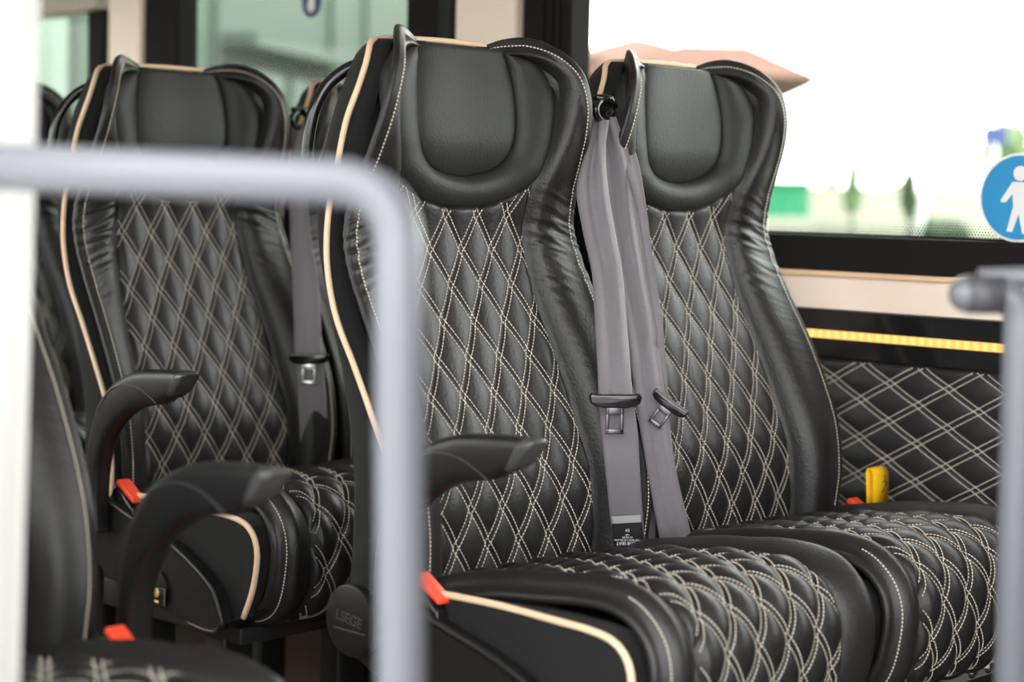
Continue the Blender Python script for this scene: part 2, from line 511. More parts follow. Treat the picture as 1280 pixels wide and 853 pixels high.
# ------------------------------------------------------------------ seat cushion
QC = [(-.10, .010), (-.17, .024), (-.25, .040), (-.36, .054), (-.43, .059), (-.475, .055), (-.508, .036), (-.526, .005), (-.530, -.04), (-.523, -.08), (-.505, -.108), (-.47, -.128), (-.38, -.135)]
RC = [(-.10, .008), (-.165, .033), (-.25, .052), (-.36, .068), (-.45, .074), (-.497, .064), (-.530, .036), (-.544, .0), (-.543, -.045), (-.533, -.085), (-.513, -.113), (-.475, -.130), (-.38, -.135)]
def arc(P):
    L = [0]
    for a, b in zip(P[:-1], P[1:]): L.append(L[-1] + math.dist(a, b))
    return L
def make_cushion(parent):
    LQ = arc(QC); LR = arc(RC); T = LQ[-1]
    def q(v):   # v arc metre on centre profile
        s = v / T
        a = [interp([(LQ[i], QC[i][k]) for i in range(len(QC))], v) for k in (0, 1)]
        b = [interp([(LR[i], RC[i][k]) for i in range(len(RC))], s * LR[-1]) for k in (0, 1)]
        return Vector((0, a[0], a[1])), Vector((0, b[0], b[1]))
    cache = {}
    def frame(v):
        key = round(v, 5)
        if key not in cache:
            a, b = q(v); a2, b2 = q(min(T, v + .002)); a1, b1 = q(max(0, v - .002))
            t = (a2 - a1).normalized(); n = Vector((0, t.z, -t.y))
            if n.y > 0 and n.z < 0: n = -n
            tr = (b2 - b1).normalized(); nr = Vector((0, tr.z, -tr.y))
            cache[key] = (a, b, n, nr)
        return cache[key]
    # orientation check: normal should point up at the start
    a, b, n, nr = frame(T * .3); flip = -1 if n.z < 0 else 1
    XL = .142
    # quilt phase so that a crossing falls near the front face at z=.0
    off = .0
    for i in range(1000):
        v = T * i / 1000
        if frame(v)[0].z < -.004 and frame(v)[0].y < -.5: off = v; break
    off += PZ / 2
    def surf(x, v):
        a, b, n, nr = frame(v); n = n * flip
        e = min(1, max(0, (XL - abs(x)) / .014)) ** .5
        return Vector((x, a.y, a.z)) + n * ((.004 + qpuff(x, v, .0135, off)) * e - (1 - e) * .004)
    def nrm(x, v):
        h = .002; n = (surf(x + h, v) - surf(x - h, v)).cross(surf(x, min(T, v + h)) - surf(x, max(0, v - h))); n.normalize()
        return n if n.dot(frame(v)[2] * flip) > 0 else -n
    NX, NV = 124, 260
    rows = [[surf(XL * 1.01 * (2 * i / NX - 1), T * j / NV) for i in range(NX + 1)] for j in range(NV + 1)]
    cu = MB().grid(rows).build('seat_cushion', M['leather'], parent)
    if flip: pass
    st = MB()
    quilt_lines(st, lambda v: XL - .003, .03, T - .06, lambda x, v: surf(x, v) + nrm(x, v) * .0004, nrm, off=off)
    st.build('stitching', M['thread'], cu, smooth=False)
    # side bolsters of the cushion
    for sgn in (-1, 1):
        def bp(v, t):
            a, b, n, nr = frame(v); nr = nr * flip; n = n * flip
            x0, x1 = XL, .202
            x = x0 + (x1 - x0) * t
            base = a.lerp(b, min(1, t / .65)) if t < .65 else b
            h = .012 * max(0, 4 * t * (1 - t)) ** .5 - .009 * max(0, (t - .65) / .35) ** 1.8
            p = Vector((x, base.y, base.z)) + nr * (h - .002)
            p += nr * noise.noise(Vector((x * 15 * sgn, v * 14, 4))) * .0018
            return p
        rows = []
        for j in range(NV + 1):
            v = T * j / NV
            a, b, n, nr = frame(v); nr = nr * flip
            row = [bp(v, 0) - nr * .01]
            row += [bp(v, i / 18) for i in range(19)]
            r = row[-1]
            for dx, dn in ((.005, -.001), (.009, -.0035), (.011, -.0075), (.010, -.011), (.006, -.014), (-.002, -.0155), (-.05, -.017)):
                row.append(r + Vector((dx, 0, 0)) + nr * dn)
            rows.append([Vector((p.x * sgn, p.y, p.z)) for p in row])
        o = MB().grid(rows).build('cushion_bolster', M['leather'], parent)
        pts = [bp(T * (.52 + .36 * j / 200), .93) + frame(T * (.52 + .36 * j / 200))[3] * flip * .0006 for j in range(201)]
        for p in pts: p.x *= sgn
        st = MB(); dashes(st, pts, [(Vector((sgn * .6, -.5, .6))).normalized()] * len(pts), .0052, .0034, .0009)
        st.build('stitching', M['thread'], o, smooth=False)
    # side panels with beige piping
    PL = [(-.19, .030), (-.30, .033), (-.40, .031), (-.452, .029), (-.486, .022), (-.505, .005), (-.512, -.020), (-.507, -.055), (-.497, -.085), (-.480, -.118)]
    top = smoothpts([(0, *p) for p in PL], 40)
    poly = [(p[1], p[2]) for p in top] + [(-.44, -.130), (-.15, -.130), (-.12, -.05), (-.12, .0)]
    for sgn in (-1, 1):
        a, b = (-.226, -.18) if sgn < 0 else (.18, .226)
        o = MB().prism(poly, 0, a, b, .0).build('cushion_side_panel', M['fabric'], parent, smooth=False)
        pts = [(sgn * .2265, p[1], p[2]) for p in top]
        MB().tube(pts, .0046, 10).build('piping', M['pipe'], o)
    MB().box(-.20, .20, -.47, -.06, -.13, .0, .01).build('cushion_pan', M['fabric'], parent)

def make_base(parent, alu=False):
    MB().box(-.19, .19, -.43, -.05, -.175, -.128, .006).build('seat_frame', M['seatbase'], parent)
    m = MB().box(-.21, .215, -.452, -.425, -.168, -.142, .003)
    r = m.build('front_rail', M['alu'] if alu else M['seatbase'], parent)
    for x in ((.03, .135, .18) if alu else ()):
        b = MB().cyl((x, -.451, -.152), (x, -.459, -.152), .008, 6).cyl((x, -.450, -.152), (x, -.454, -.152), .013, 20)
        b.build('bolt', M['steel'], r, smooth=False)
    for x in (-.12, .115):
        MB().box(x - .03, x + .03, -.33, -.28, -.40, -.17, .006).build('leg', M['seatbase'], parent)
        MB().box(x - .03, x + .03, -.12, -.07, -.40, -.17, .006).build('leg', M['seatbase'], parent)
        MB().box(x - .035, x + .035, -.40, -.03, -.42, -.398, .004).build('foot_rail', M['seatbase'], parent)

ARM_T = [(-.138, -.03), (-.138, .03), (-.141, .08), (-.150, .125), (-.165, .163), (-.190, .196), (-.228, .221), (-.275, .237), (-.33, .243), (-.388, .246)]
ARM_B = [(-.170, -.03), (-.168, .03), (-.173, .075), (-.185, .105), (-.202, .132), (-.230, .156), (-.263, .174), (-.296, .184), (-.332, .190), (-.362, .203)]
def make_armrest(parent, sgn):
    T_ = [(0, *p) for p in ARM_T]; B_ = [(0, *p) for p in ARM_B]
    xc = .268 * sgn
    def ring(t, b, w):
        t = Vector(t); b = Vector(b); c = (t + b) / 2; h = (t - b) / 2; out = []
        for k in range(28):
            a = 2 * math.pi * k / 28
            ca, sa = math.cos(a), math.sin(a)
            e = .55
            u = math.copysign(abs(ca) ** e, ca); v = math.copysign(abs(sa) ** e, sa)
            out.append(Vector((xc + u * w, 0, 0)) + Vector((0, c.y, c.z)) + Vector((0, h.y, h.z)) * v)
        return out
    rows = []
    N = 44
    for j in range(N + 1):
        s = j / N
        rows.append(ring(curve(T_, s), curve(B_, s), .0165 + .001 * math.sin(s * 3)))
    m = MB().grid(rows, closeu=True)
    m.F.append(tuple(range(28)))
    arm = m.build('armrest', M['plastic'], parent)
    t0 = Vector(curve(T_, 1)); b0 = Vector(curve(B_, 1))
    rows = []
    for s, k in ((0, 1.03), (.25, 1.03), (.7, 1.0), (.9, .94), (1, .80)):
        t = t0 + Vector((0, -.020, -.002)) * s; b = b0 + Vector((0, -.014, .006)) * s
        c = (t + b) / 2
        rows.append([Vector((xc, c.y, c.z)) + (p - Vector((xc, c.y, c.z))) * k for p in ring(t, b, .0178)])
    m = MB().grid(rows, closeu=True); n = len(m.V)
    m.F.append(tuple(range(n - 28, n))); m.F.append(tuple(reversed(range(28))))
    m.build('end_cap', M['cap'], arm)
    # seam line between shells: raised lip
    P = smoothpts([(xc - sgn * 0 + (-.0245 if True else 0) * 1, *p) for p in ((-.178, .165), (-.21, .200), (-.25, .214), (-.29, .212), (-.322, .200), (-.336, .193))], 40)
    for side in (-1, 1):
        MB().tube([(xc + side * .0173, p[1], p[2]) for p in P], .0009, 6).build('seam', M['emboss'], arm)

def make_handle(parent):
    P = [(-.12, .045, .690), (-.143, .072, .684), (-.165, .092, .664), (-.181, .102, .635), (-.188, .108, .60), (-.190, .112, .555), (-.188, .108, .525), (-.178, .096, .505), (-.16, .080, .50)]
    MB().tube(smoothpts(P, 60), .0085, 14).build('grab_handle', M['gloss'], parent)

def make_buckle(parent, sgn, tagged=False):
    x = .232 * sgn
    body = MB().prism([(-.215, .012), (-.222, -.045), (-.165, -.06), (-.150, .020), (-.160, .040), (-.172, .045)], 0, x - .013, x + .013, .004)
    o = body.build('buckle_housing', M['gloss'], parent)
    MB().prism([(-.217, .024), (-.215, .019), (-.166, .046), (-.168, .052), (-.174, .054), (-.213, .030)], 0, x - .0115, x + .0115, .003).build('release_button', M['red'], o)
    return o

def make_sidecover(parent, badge, disc=True):
    x0, x1 = -.256, -.230
    poly = [(-.10, .022), (-.16, .020), (-.215, .004), (-.29, -.014), (-.345, -.030), (-.40, -.054), (-.437, -.076), (-.452, -.098), (-.462, -.128), (-.445, -.142), (-.38, -.140), (-.30, -.130), (-.20, -.112), (-.10, -.08), (-.06, -.065), (-.035, -.03), (-.05, .010)]
    o = MB().prism(poly, 0, x0 + .004, x1, .003).build('side_cover', M['plastic'], parent, smooth=False)
    rim = [(x0 + .003, *p) for p in poly[1:11]]
    MB().tube(smoothpts(rim, 60), .0055, 8).build('cover_rim', M['plastic'], o)
    if disc:
        d = MB().cyl((x0 + .006, -.077, -.020), (x0 - .010, -.077, -.020), .046, 48, .003)
        q = d.build('recliner_cap', M['plastic'], o, angle=.6)
    if badge:
        b = MB().cyl((x0 + .004, -.300, -.096), (x0 - .002, -.300, -.096), .026, 32, .002).build('badge_boss', M['plastic'], o, angle=.6)
        f = MB().box(x0 - .0045, x0 - .002, -.329, -.285, -.123, -.095, .0015)
        bd = f.build('badge', M['gloss'], b)
        e = MB().cyl((x0 - .0044, -.306, -.106), (x0 - .0060, -.306, -.106), .0075, 20).build('badge_emblem', M['gold'], bd) if False else None

def text_obj(name, body, size, loc, rot, mat, parent=None, depth=.0004):
    cu = bpy.data.curves.new(name, 'FONT'); cu.body = body; cu.size = size; cu.extrude = depth
    cu.align_x = 'CENTER'; cu.align_y = 'CENTER'
    ob = bpy.data.objects.new(name, cu); COL.objects.link(ob)
    dg = bpy.context.evaluated_depsgraph_get()
    me = bpy.data.meshes.new_from_object(ob.evaluated_get(dg))
    bpy.data.objects.remove(ob); bpy.data.curves.remove(cu)
    me.materials.clear(); me.materials.append(mat)
    o = bpy.data.objects.new(name, me); o.location = loc; o.rotation_euler = rot
    return link(o, parent)

def letter_face_negx(name, body, size, loc, mat, parent, spin=0):
    # text on a face looking to -x, readable from -x, running towards -y
    R = Matrix(((0, 0, -1), (-1, 0, 0), (0, 1, 0)))   # columns: text x -> -y, text y -> +z, text z -> -x
    o = text_obj(name, body, size, loc, (0, 0, 0), mat, parent)
    M4 = (R @ Matrix.Rotation(spin, 3, 'Z')).to_4x4(); M4.translation = Vector(loc)
    o.matrix_local = M4
    return o

# ------------------------------------------------------------------ the seats
GR = 'black quilted seats of the minibus'
def make_seat():
    root = empty('minibus_seat')
    make_shell(root); make_backrest(root); make_cushion(root)
    return root
proto = make_seat()
W = .46
SEATS = {}
def place(key, seat, loc, label, arm=0, handle=False, buckle=-1, cover=False, badge=False):
    seat.location = loc; tag(seat, label, 'seat', GR); make_base(seat, key == 'B')
    if arm: make_armrest(seat, arm)
    if handle: make_handle(seat)
    if buckle: make_buckle(seat, buckle)
    if cover: make_sidecover(seat, badge)
    SEATS[key] = seat
CX, CY = .131, .842
seatB = copy_tree(proto); seatC = copy_tree(proto); seatD = copy_tree(proto); seatE = copy_tree(proto); seatF = copy_tree(proto)
place('A', proto, (0, 0, 0), 'large black quilted seat in the middle with armrest, nearest of the window pair', -1, True, -1, True)
place('B', seatB, (W, 0, 0), 'black quilted seat right beside the clear window and the amber light strip', 0, False, 1)
place('C', seatC, (CX, CY, 0), 'black quilted seat of the second row, left of centre behind the handrail', -1, True, -1, True, True)
place('D', seatD, (-.908, -.005, 0), 'nearest black seat cut by the left edge, seen edge-on with blurred armrest', 1, False, 1)
place('E', seatE, (CX + W, CY, 0), 'second-row seat mostly hidden behind the large middle seat', 0, False, 0)
place('F', seatF, (.235, 1.70, 0), 'rear black seat whose top just shows beside the white pillar', 0, False, 0)
cap = [o for o in bpy.data.objects if o.name.startswith('recliner_cap') and o.parent.parent == SEATS['A']][0]
letter_face_negx('lettering', 'LSEGE', .019, (-.2665, -.077, -.018), M['emboss'], cap, -.12)
MB().box(-.2675, -.265, -.108, -.048, -.0335, -.0315).build('underline', M['emboss'], cap, smooth=False)
bd = [o for o in bpy.data.objects if o.name.startswith('badge') and not o.name.startswith('badge_boss')][0]
e = MB().cyl((-.2600, -.306, -.104), (-.2620, -.306, -.104), .0075, 24).build('badge_emblem', M['gold'], bd)
MB().box(-.2615, -.2600, -.312, -.300, -.1195, -.1150).build('badge_band', M['gold'], bd, smooth=False)
MB().box(-.2615, -.2600, -.3285, -.325, -.1215, -.0965).build('badge_edge', M['steel'], bd, smooth=False)

MB().box(-.176, -.132, -.185, -.179, .030, .046, .0025).build('belt_loop', M['belt'], SEATS['B'])
# yellow pull tag and small strap tab
yt = MB()
P = [(.034, .0), (.036, .022), (.033, .040), (.028, .0465), (.020, .047), (.013, .043), (.0, .0)]
yt.grid([[Vector((x * 1.0, dy * 1.0, z)) for x, z, dy in ((-.020, zz, yy), (.0, zz + .0006, yy - .0006), (.018, zz, yy))] for yy, zz in ((-.004, -.012), (-.006, .015), (-.005, .032), (-.001, .039), (.005, .040), (.008, .034), (.006, .012), (.004, -.012))])
yo = yt.build('pull_tag', M['yellow']); yo.location = (W + .312, -.165, .044); yo.scale = (1.15, 1.15, 1.25)
sol = yo.modifiers.new('solid', 'SOLIDIFY'); sol.thickness = .0015
tag(yo, 'yellow webbing loop with a handwritten mark beside the red buckle', 'tag')
ink = MB()
for a in ([(.004, .006, .030), (.008, .006, .024), (.011, .006, .016)], [(.001, .006, .021), (.006, .006, .0225), (.012, .006, .019)], [(.009, .006, .019), (.005, .006, .012), (.001, .006, .008), (-.001, .006, .009)]):
    ink.tube([(p[0], -.0072, p[2]) for p in a], .0006, 5)
ink.build('ink_mark', M['ink'], yo)

# ------------------------------------------------------------------ seat belts (edge pairs in world coordinates)
def ribbon(name, rows, mat, parent=None, folds=1, th=.0012, amp=.0):
    R = []
    L = [tuple(r[0]) + tuple(r[1]) for r in rows]
    n = len(L); ts = [i / (n - 1) for i in range(n)]
    N = n * 8
    for j in range(N + 1):
        t = j / N
        v = [interp([(ts[i], L[i][k]) for i in range(n)], t) for k in range(6)]
        a, b = Vector(v[:3]), Vector(v[3:])
        w = (b - a); nn = Vector((w.y, -w.x, 0)); nn = nn.normalized() if nn.length > 0 else Vector((0, -1, 0))
        row = []
        for i in range(13):
            u = i / 12
            row.append(a.lerp(b, u) + nn * (math.sin(u * math.pi * 2 * folds + .5) * amp * (1 - t * .6) + .0012 * math.sin(math.pi * u)))
        R.append(row)
    o = MB().grid(R).build(name, mat, parent)
    s = o.modifiers.new('solid', 'SOLIDIFY'); s.thickness = th; s.offset = 0
    return o
#BELTS_START
BL = 'seat belts hanging between the seats'
def dring(root, c):
    c = Vector(c); pts = []
    for k in range(25):
        a = 2 * math.pi * k / 24
        pts.append(c + Vector((math.cos(a) * .023, .006 * math.cos(a), math.sin(a) * .014)))
    MB().tube(pts, .0055, 10, False).build('belt_guide', M['gloss'], root)
    MB().tube([c + Vector((-.045, .012, .006)), c + Vector((-.032, .005, .004)), c + Vector((-.03, 0, 0))], [.012, .013, .009], 16).build('guide_pivot', M['gloss'], root)
    MB().tube([c + Vector((-.02, .0, .018)), c + Vector((.005, -.008, .017)), c + Vector((.022, -.004, .006))], [.004, .006, .004], 10).build('guide_lip', M['gloss'], root)
def tongue(root, c, ax, metal, sc_=1.0, tilt=0):
    # c centre of the bar, ax unit vector along the bar (left to right)
    c = Vector(c); ax = Vector(ax).normalized(); up = Vector((0, 0, 1)); up = (up - ax * up.dot(ax)).normalized(); fw = ax.cross(up)
    Mx = Matrix((ax, -fw, up)).transposed().to_4x4(); Mx.translation = c
    m = MB(); bm = bmesh.new()
    P = [(-.034, .008), (-.026, .0065), (.026, .0065), (.034, .008), (.036, .002), (.034, -.006), (.027, -.010), (.016, -.012), (-.016, -.012), (-.027, -.010), (-.034, -.006), (-.036, .002)]
    t = MB().prism([(x * sc_, z * sc_) for x, z in P], 1, -.006, .004, .002)
    t.V = [tuple(Mx @ Vector(v)) for v in t.V]
    o = t.build('belt_tongue', M['gloss'], root)
    t = MB().prism([(x * sc_, z * sc_) for x, z in [(-.0145, -.008), (.0145, -.008), (.012, -.018), (.0115, -.044), (.009, -.047), (-.009, -.047), (-.0115, -.044), (-.012, -.018)]], 1, -.0015, .0015, .0006)
    # punched slot: built as a frame of four bars
    t = MB()
    for (x0, x1, z0, z1) in ((-.0125, -.0075, -.047, -.010), (.0075, .0125, -.047, -.010), (-.0125, .0125, -.022, -.010), (-.0125, .0125, -.048, -.041)):
        t.box(x0 * sc_, x1 * sc_, -.0018, .0012, z0 * sc_, z1 * sc_, .0008)
    t.V = [tuple(Mx @ Vector(v)) for v in t.V]
    t.build('latch_plate', metal, o)
    return o
# belt of the middle seat
sb = empty('seat_belt', (0.3126, 0.04, 0.6438))
def inv(o, root):
    o.matrix_parent_inverse = Matrix.Translation(-Vector(root.location)); return o
def belt(root, parts):
    for o in [q for q in bpy.data.objects if q.parent == root]: inv(o, root)
dring(sb, (0.2326, -0.035, 0.6411))
ribbon('webbing', [((0.2294,-0.0230,0.6275),(0.2266,-0.0470,0.6270)), ((0.2014,-0.0330,0.5809),(0.2136,-0.0570,0.5858)), ((0.1739,-0.0400,0.5294),(0.2184,-0.0640,0.5249)), ((0.1808,-0.0480,0.4676),(0.2253,-0.0720,0.4684)), ((0.1849,-0.0630,0.4117),(0.2259,-0.0870,0.4122)), ((0.1610,-0.0930,0.3464),(0.2029,-0.1170,0.3466)), ((0.1381,-0.1200,0.2936),(0.1809,-0.1440,0.2934)), ((0.1255,-0.1360,0.2437),(0.1696,-0.1600,0.2432))], M['belt'], sb, 1.6, amp=.006)
ribbon('lap_webbing', [((0.1355,-0.1270,0.2423),(0.1707,-0.1590,0.2431)), ((0.1339,-0.1360,0.1957),(0.1724,-0.1680,0.1962)), ((0.1409,-0.1390,0.1400),(0.1762,-0.1710,0.1406)), ((0.1592,-0.1340,0.0705),(0.1917,-0.1660,0.0714)), ((0.1813,-0.1240,0.0100),(0.2145,-0.1560,0.0107))], M['belt'], sb, .5)
tongue(sb, (0.1274, -0.165, 0.2441), (.70, -.55, .0), M['darksteel'])
lb = ribbon('care_label', [((0.1539,-0.1400,0.0764),(0.1793,-0.1720,0.0803)), ((0.1588,-0.1395,0.0511),(0.1860,-0.1715,0.0548)), ((0.1671,-0.1360,0.0260),(0.1946,-0.1680,0.0297))], M['label'], sb, .5)
bnd = ribbon('silver_band', [((0.1505,-0.1430,0.0771),(0.1758,-0.1750,0.0810)), ((0.1526,-0.1430,0.0668),(0.1779,-0.1750,0.0708))], M['silver'], lb, .5)
tag(sb, 'grey seat belt with black tongue and printed label between the two front seats', 'seat belt')
belt(sb, None)
sb2 = empty('seat_belt', (0.3359, 0.04, 0.6449))
ribbon('webbing', [((0.2451,-0.0180,0.6305),(0.2492,-0.0420,0.6327)), ((0.2418,-0.0230,0.5707),(0.2806,-0.0470,0.5765)), ((0.2437,-0.0330,0.5019),(0.2880,-0.0570,0.5029)), ((0.2360,-0.0580,0.4223),(0.2818,-0.0820,0.4228)), ((0.2275,-0.0880,0.3440),(0.2711,-0.1120,0.3441)), ((0.2091,-0.1180,0.2901),(0.2485,-0.1420,0.2901)), ((0.2005,-0.1430,0.2140),(0.2395,-0.1670,0.2137)), ((0.2053,-0.1560,0.1475),(0.2449,-0.1800,0.1356)), ((0.2229,-0.1630,0.0676),(0.2642,-0.1870,0.0664)), ((0.2492,-0.1580,0.0010),(0.2910,-0.1820,0.0053))], M['belt'], sb2, 1.8, amp=.004)
ribbon('return_webbing', [((0.3093,0.0240,0.6351),(0.3326,0.0160,0.6325)), ((0.2758,-0.0360,0.5717),(0.3002,-0.0440,0.5724)), ((0.2782,-0.0640,0.5029),(0.2901,-0.0720,0.5032)), ((0.2707,-0.0900,0.4232),(0.2789,-0.0980,0.4235)), ((0.2629,-0.1160,0.3446),(0.2710,-0.1240,0.3449)), ((0.2504,-0.1360,0.2896),(0.2566,-0.1440,0.2899)), ((0.2455,-0.1510,0.2344),(0.2482,-0.1590,0.2349)), ((0.2418,-0.1610,0.1676),(0.2462,-0.1690,0.1682))], M['belt'], sb2, 1, amp=.001)
ribbon('lower_webbing', [((0.2355,-0.1160,0.2089),(0.2418,-0.1240,0.2093)), ((0.2356,-0.1260,0.1357),(0.2437,-0.1340,0.1359)), ((0.2295,-0.1360,0.0860),(0.2393,-0.1440,0.0861)), ((0.2292,-0.1360,0.0517),(0.2478,-0.1440,0.0508)), ((0.2314,-0.1360,-0.0002),(0.2553,-0.1440,-0.0019))], M['belt'], sb2, .5)
tongue(sb2, (0.2205, -0.185, 0.2346), (.45, -.65, -.55), M['darksteel'], .8)
tag(sb2, 'grey seat belt slanting down beside the window seat, rightmost of the belts', 'seat belt')
belt(sb2, None)
sb3 = empty('seat_belt', (0.4134, 0.8821, 0.644))
dring(sb3, (0.3585, 0.8071, 0.6436))
ribbon('webbing', [((0.3519,0.8191,0.6292),(0.3581,0.7951,0.6349)), ((0.3383,0.8091,0.5288),(0.3591,0.7851,0.5295)), ((0.3295,0.7941,0.4434),(0.3557,0.7701,0.4442)), ((0.3146,0.7691,0.3591),(0.3551,0.7451,0.3596)), ((0.2993,0.7441,0.2901),(0.3412,0.7201,0.2902)), ((0.2861,0.7241,0.2271),(0.3295,0.7001,0.2270)), ((0.2864,0.7171,0.1939),(0.3298,0.6931,0.1936)), ((0.2891,0.7121,0.1097),(0.3327,0.6881,0.1090)), ((0.3001,0.7191,0.0088),(0.3422,0.6951,0.0079))], M['belt'], sb3, .8, amp=.002)
tongue(sb3, (0.2989, 0.7001, 0.227), (.70, -.6, .0), M['steel'])
tag(sb3, 'grey seat belt with bright steel latch hanging in the second row', 'seat belt')
belt(sb3, None)
# printed lines on the label, upside down
Lc = Vector((0.1656, -0.16, 0.0532)); lx = Vector((.70, -.62, 0)).normalized()
def ltext(body, size, dz, dx=0, mat=None):
    o = text_obj('print', body, size, (0, 0, 0), (0, 0, 0), mat or M['signwhite'], None, .0001)
    X = -lx; Y = Vector((0, 0, -1)); Z = X.cross(Y)
    mm = Matrix((X, Y, Z)).transposed().to_4x4(); mm.translation = Lc + Vector((0, 0, dz)) + lx * dx + Z * .0025
    o.matrix_world = mm
    o.parent = lb; o.matrix_parent_inverse = (Matrix.Translation(sb.location) @ Matrix.Translation(-Vector(sb.location))).inverted()
ltext('CLUB SEAT', .0062, -.0125); ltext('WEST BANK LTD 200 KING', .0030, -.0078); ltext('EE VIA BY', .0034, -.004); ltext('N/4', .0034, -.0005); ltext('E4', .0056, .0058)
#BELTS_END

# ------------------------------------------------------------------ shell of the bus
XW = .86
def struct(name, mb, mat, smooth=False):
    o = mb.build(name, mat, None, smooth); o['kind'] = 'structure'; return o
FZ = -.42
struct('floor', MB().box(-1.30, .95, -3.6, 3.0, -.50, FZ), M['floor'])
struct('ceiling', MB().box(-1.30, .95, -3.6, 3.0, 1.43, 1.49), M['ceil'])
# right wall: lower skin, upper header, pillars
struct('wall_right', MB().box(XW + .01, XW + .07, -3.6, 3.0, -.5, .40), M['carpet'])
struct('trim_1', MB().box(XW - .012, XW + .07, -3.6, 3.0, .4005, .461, .003), M['black'])
struct('trim_2', MB().box(XW - .02, XW + .012, -3.0, 3.0, .393, .402, .002), M['beige'])  # orange shading along the ledge top, put in as its own coloured strip
struct('trim_3', MB().box(XW - .006, XW + .012, -3.0, 3.0, .337, .3935, .002), M['cream'])
struct('trim_4', MB().box(XW - .012, XW + .012, -1.5, 3.0, .255, .336, .003), M['gloss'])
struct('trim_5', MB().box(XW - .02, XW + .07, -3.6, 3.0, 1.05, 1.44, .01), M['cream'])
led = MB().box(XW - .016, XW - .0105, -.395, 1.4, .2882, .3018, .001).build('led_strip', M['led'], smooth=False)
tag(led, 'glowing amber light strip set in the black panel under the window', 'light')
ledb = MB().box(XW - .0125, XW - .010, -.40, 1.42, .2865, .3035).build('housing', M['gloss'], led, smooth=False)
struct('trim_6', MB().box(XW - .025, XW + .07, 1.052, .913 + .0, .461, 1.06, .0), M['black']) if False else None
# pillars between windows (y ranges)
def pil(n, y0, y1, mat, x0=XW - .03, x1=XW + .029, b=.006):
    struct('trim_%d' % n, MB().box(x0, x1, y0, y1, .455, 1.06, b), mat)
pil(7, .590, .665, M['black']); pil(8, .655, .728, M['black'], XW - .02)
pil(9, .733, .905, M['cream'], XW - .035, XW + .029, .012); pil(10, .905, .922, M['black'])
pil(11, .965, 1.052, M['black'])
pil(12, 1.85, 1.99, M['black']); pil(13, 1.995, 2.14, M['cream'], XW - .035, XW + .029, .012); pil(14, 2.165, 2.235, M['black'])
pil(15, 2.60, 3.0, M['black'])
struct('trim_25', MB().box(XW - .05, XW + .05, 2.16, 3.0, .952, 1.06, .01), M['ceil'])
for i in range(3):
    struct('trim_%d' % (16 + i), MB().box(XW - .036, XW - .028, .614 + .020 * i, .624 + .020 * i, .46, 1.06, .003), M['black'])
# glass
struct('window_1', MB().box(XW + .03, XW + .035, -3.4, .64, .45, 1.07), M['glassR'])
struct('window_2', MB().box(XW + .03, XW + .035, .64, 2.9, .45, 1.07), M['glassL'])
# dotted ceramic frit along the lower edge of the clear window
fr = MB()
for r in range(7):
    rad = .0021 * (1 - r / 8.5)
    for k in range(150):
        y = -.62 + .0052 * k + (.0026 if r % 2 else 0); z = .4655 + .0045 * r
        fr.add([(XW + .0295, y + rad * math.cos(a), z + rad * math.sin(a)) for a in [math.pi / 3 * q for q in range(6)]], [tuple(range(6))])
fo = struct('window_3', fr, M['black'])
struct('trim_19', MB().box(XW + .0285, XW + .0295, -3.4, .60, .455, .4645), M['black'])
# quilted wall panel
def wallq():
    XF = XW - .004
    def pf(y, z):
        a = (y + .018) / .111 + (z - .222) / .063; b = (y + .018) / .111 - (z - .222) / .063
        fa = abs(a - round(a)); fb = abs(b - round(b))
        return .007 * (math.sin(math.pi * fa) ** .62 * math.sin(math.pi * fb) ** .62) ** .75
    def S(y, z):
        e = min(1, max(0, (.2555 - z) / .01)) ** .5
        return Vector((XF - (.003 + pf(y, z)) * e, y, z))
    rows = [[S(-.60 + .0035 * i, -.05 + .3055 * j / 90) for i in range(330)] for j in range(91)]
    o = MB().grid(rows).build('quilted_wall_panel', M['wallq'])
    o['kind'] = 'structure'; o.name = 'trim_20'
    st = MB()
    for fam in (1, -1):
        for k in range(-25, 30):
            for d in (-.085, .085):
                pts = []; z = -.04
                while z < .2535:
                    y = (k + d - fam * (z - .222) / .063) * .111 - .018
                    if -.59 < y < .5: pts.append(S(y, z) + Vector((-.0004, 0, 0)))
                    elif pts:
                        dashes(st, pts, [Vector((-1, 0, 0))] * len(pts), .0048, .0040, .0008); pts = []
                    z += .0012
                if pts: dashes(st, pts, [Vector((-1, 0, 0))] * len(pts), .0048, .0040, .0008)
    st.build('stitching', M['thread'], o, smooth=False)
wallq()
# left (door) side, rear and front
struct('wall_left', MB().box(-1.30, -1.24, -.60, 3.0, -.5, .40).box(-1.30, -1.24, -.60, 3.0, .95, 1.45).box(-1.30, -1.24, .45, .8, .4, .9).box(-1.30, -1.24, 2.6, 3.0, .4, .9), M['cream'])
struct('wall_back', MB().box(-1.30, .95, 2.98, 3.04, -.5, .42).box(-1.30, .95, 2.98, 3.04, 1.0, 1.45).box(-1.3, -1.0, 2.98, 3.04, .42, .95).box(.7, .95, 2.98, 3.04, .42, .95), M['ceil'])
struct('wall_front', MB().box(-1.30, .95, -3.66, -3.6, -.5, 1.45), M['black'])
struct('window_4', MB().box(-1.28, -1.275, -.55, 2.98, .40, 1.0), M['glassR'])
